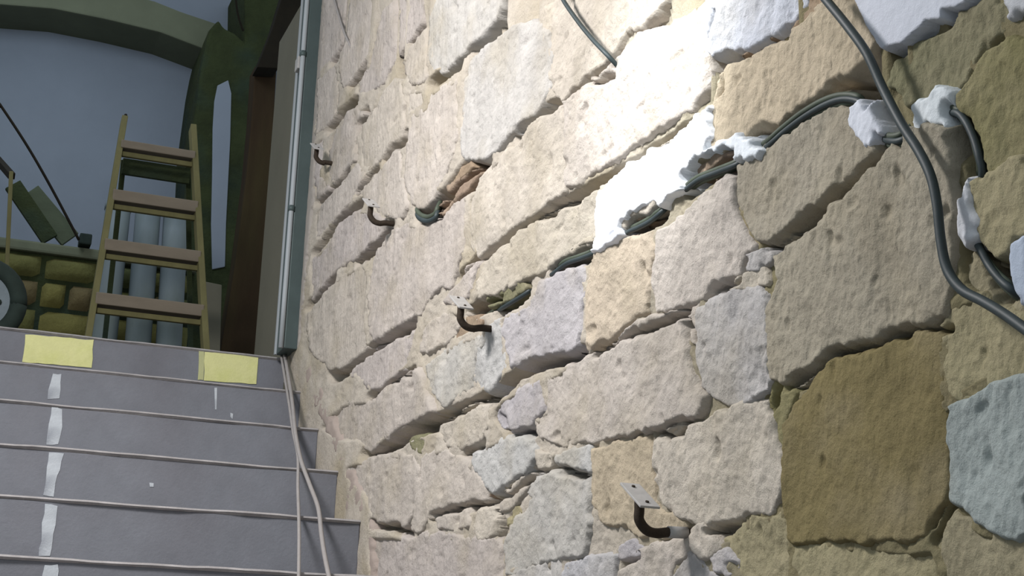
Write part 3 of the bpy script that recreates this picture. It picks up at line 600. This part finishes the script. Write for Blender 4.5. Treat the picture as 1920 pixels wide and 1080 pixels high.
# three grey pipes standing behind the ladder
PY_ = 6.95
for (xb, xt, yt, lab) in ((193, 222, 385, 'grey-green standing pipe behind the ladder, nearest its high rail'), (258, 279, 382, 'middle one of the three grey pipes standing behind the ladder'), (316, 331, 390, 'grey pipe behind the ladder, nearest the pier')):
    B = at_depth(xb, 650, PY_); T = at_depth(xt, yt, PY_+.12); d = (T-B)/(T.z-B.z); B = B+d*(LZ-B.z)
    o = empty('standing_pipe', B); tag(o, lab, 'pipe', 'grey pipes standing behind the ladder')
    tube('pipe_wall', [B, (B+T)/2, T], .062, M_PIPE, o, seg=20, n=2)
    tube('pipe_collar', [T-d*.03, T], .065, M_PIPE, o, seg=20, n=0)
bd = prism('board', dpts([(386, 528), (416, 534), (411, 720), (386, 720)], 6.75), (0, .03, 0), M_GPANEL, w=.003); tag(bd, 'short grey-brown board standing on edge beside the ladder foot', 'board')

# ------------------------------------------------------------------ stepladder
lad = empty('stepladder', at_depth(270, 650, 5.9)); tag(lad, 'wooden stepladder with worn treads standing on the landing', 'ladder')
def ext(p, q): d = (q-p)/(q.z-p.z); return p+d*(LZ-p.z)
Ltop = at_depth(233, 224, 6.25); Lb = ext(at_depth(163, 645, 5.85), Ltop)
Rtop = at_depth(361, 240, 6.25); Rb = ext(at_depth(385, 655, 5.85), Rtop)
beam('rail', Lb, Ltop, .026, .06, M_WOOD, lad); beam('rail', Rb, Rtop, .026, .06, M_WOOD, lad)
cap = at_depth(236, 214, 6.25); tube('rail_tip', [Ltop, Ltop+Vector((.004, 0, .012)), cap], lambda t: .014*(1-.6*t), M_DARK, lad, seg=8, n=3)
def on_rail(b, t, z): return b+(t-b)*((z-b.z)/(t.z-b.z))
for yl, in ((268,), (360,), (452,), (552,), (660,)):
    yy = yl
    # find the height on the left rail at this image row
    lo, hi = 0., 1.
    for _ in range(40):
        mid = (lo+hi)/2; p = Lb+(Ltop-Lb)*mid
        if project(*p)[1] > yy: lo = mid
        else: hi = mid
    z = (Lb+(Ltop-Lb)*lo).z
    a_ = on_rail(Lb, Ltop, z); b_ = on_rail(Rb, Rtop, z)
    th = .05 if yl > 300 else .036
    box('tread', (a_.x, a_.y-.05, z-th), (b_.x, a_.y+.05, z), M_TREAD, lad, w=.004)
    box('tread_batten', (a_.x+.005, a_.y-.035, z-th-.034), (b_.x-.005, a_.y-.012, z-th-.012), M_WOOD, lad, w=.003)
pz = on_rail(Lb, Ltop, at_depth(235, 300, 6.3).z)
za = at_depth(228, 328, 6.36).z; zb = at_depth(228, 298, 6.36).z
box('back_board', (at_depth(230, 300, 6.36).x, 6.34, za), (at_depth(357, 310, 6.36).x, 6.36, zb), M_PIER, lad, w=.003)
for px0, px1 in ((232, 196), (352, 357)):
    t_ = at_depth(px0, 300, 6.38); b0 = at_depth(px1, 640, 6.66); b0 = ext(b0, t_); beam('back_leg', b0, t_, .022, .03, M_PIER, lad)

# ------------------------------------------------------------------ odds and ends at the far side of the landing
wt = at_depth(-28, 483, 5.35); ps = (wt.z-LZ)/2; wc = Vector((wt.x, 5.35, LZ+ps))
wh = empty('cart_wheel', wc); tag(wh, 'dark rubber-tyred wheel with a grey disc at the picture edge above the steps', 'wheel')
ring = [wc+Vector((math.cos(t)*(ps*.82), 0, math.sin(t)*(ps*.82))) for t in [2*math.pi*i/36 for i in range(37)]]
tube('tyre', ring, ps*.2, M_TYRE, wh, seg=12, n=0)
def disc(name, r, y0, y1, material):
    n = 32; V_ = [(wc.x+math.cos(2*math.pi*i/n)*r, wc.y+y, wc.z+math.sin(2*math.pi*i/n)*r) for y in (y0, y1) for i in range(n)]
    fs = [tuple(range(n)), tuple(range(2*n-1, n-1, -1))]+[(i, i+n, (i+1) % n+n, (i+1) % n) for i in range(n)]
    return put(name, V_, fs, material, wh)
disc('rim_disc', ps*.66, -.012, .012, M_RIM); disc('hub', ps*.16, -.035, .03, M_POST)
for i in range(6):
    t = 2*math.pi*i/6; c = wc+Vector((math.cos(t)*ps*.4, -.014, math.sin(t)*ps*.4)); tube('rim_hole', [c, c+Vector((0, -.004, 0))], ps*.07, M_TYRE, wh, seg=10, n=0)
for a0, a1, w_, dd, lab in (((24, 345), (94, 448), .085, 7.36, 'dark leaning board, the steeper one behind the thin pole'), ((56, 358), (132, 448), .105, 7.42, 'green-grey leaning board on the low wall beside the rope')):
    A_ = at_depth(*a0, dd); B_ = at_depth(*a1, dd); d = (B_-A_).normalized(); sd = Vector((d.z, 0, -d.x))
    tag(prism('leaning_board', [A_-sd*w_/2, B_-sd*w_/2, B_+sd*w_/2, A_+sd*w_/2], (0, .03, 0), M_PIER if dd < 7.4 else M_BOARD, w=.003), lab, 'board', 'boards leaning on the low wall')
P0 = at_depth(-70, 225, BY); P1 = at_depth(22, 330, 6.62)
tag(beam('dark_strut', P0, P1, .03, .03, M_DARK), 'dark strut running from the plaster wall to the top of the thin pole', 'strut')
A_ = at_depth(21, 322, 6.6); B_ = at_depth(12, 520, 6.6); B_ = ext(B_, A_)
tag(beam('pole', B_, A_, .018, .02, M_WOOD), 'thin yellowish wooden pole standing behind the wheel', 'pole')
tag(tube('rope', dpts([(-330, -330), (-30, 155), (0, 196), (50, 272), (95, 350), (148, 450)], 7.1), .007, M_DARK, seg=8), 'dark taut rope slanting down to the low wall', 'rope')
tag(box('rag', tuple(at_depth(148, 452, 7.28)-Vector((0, .03, .02))), tuple(at_depth(172, 446, 7.28)+Vector((0, .06, .012))), M_TYRE, w=.008), 'small dark lump lying on the low wall cap', 'debris')
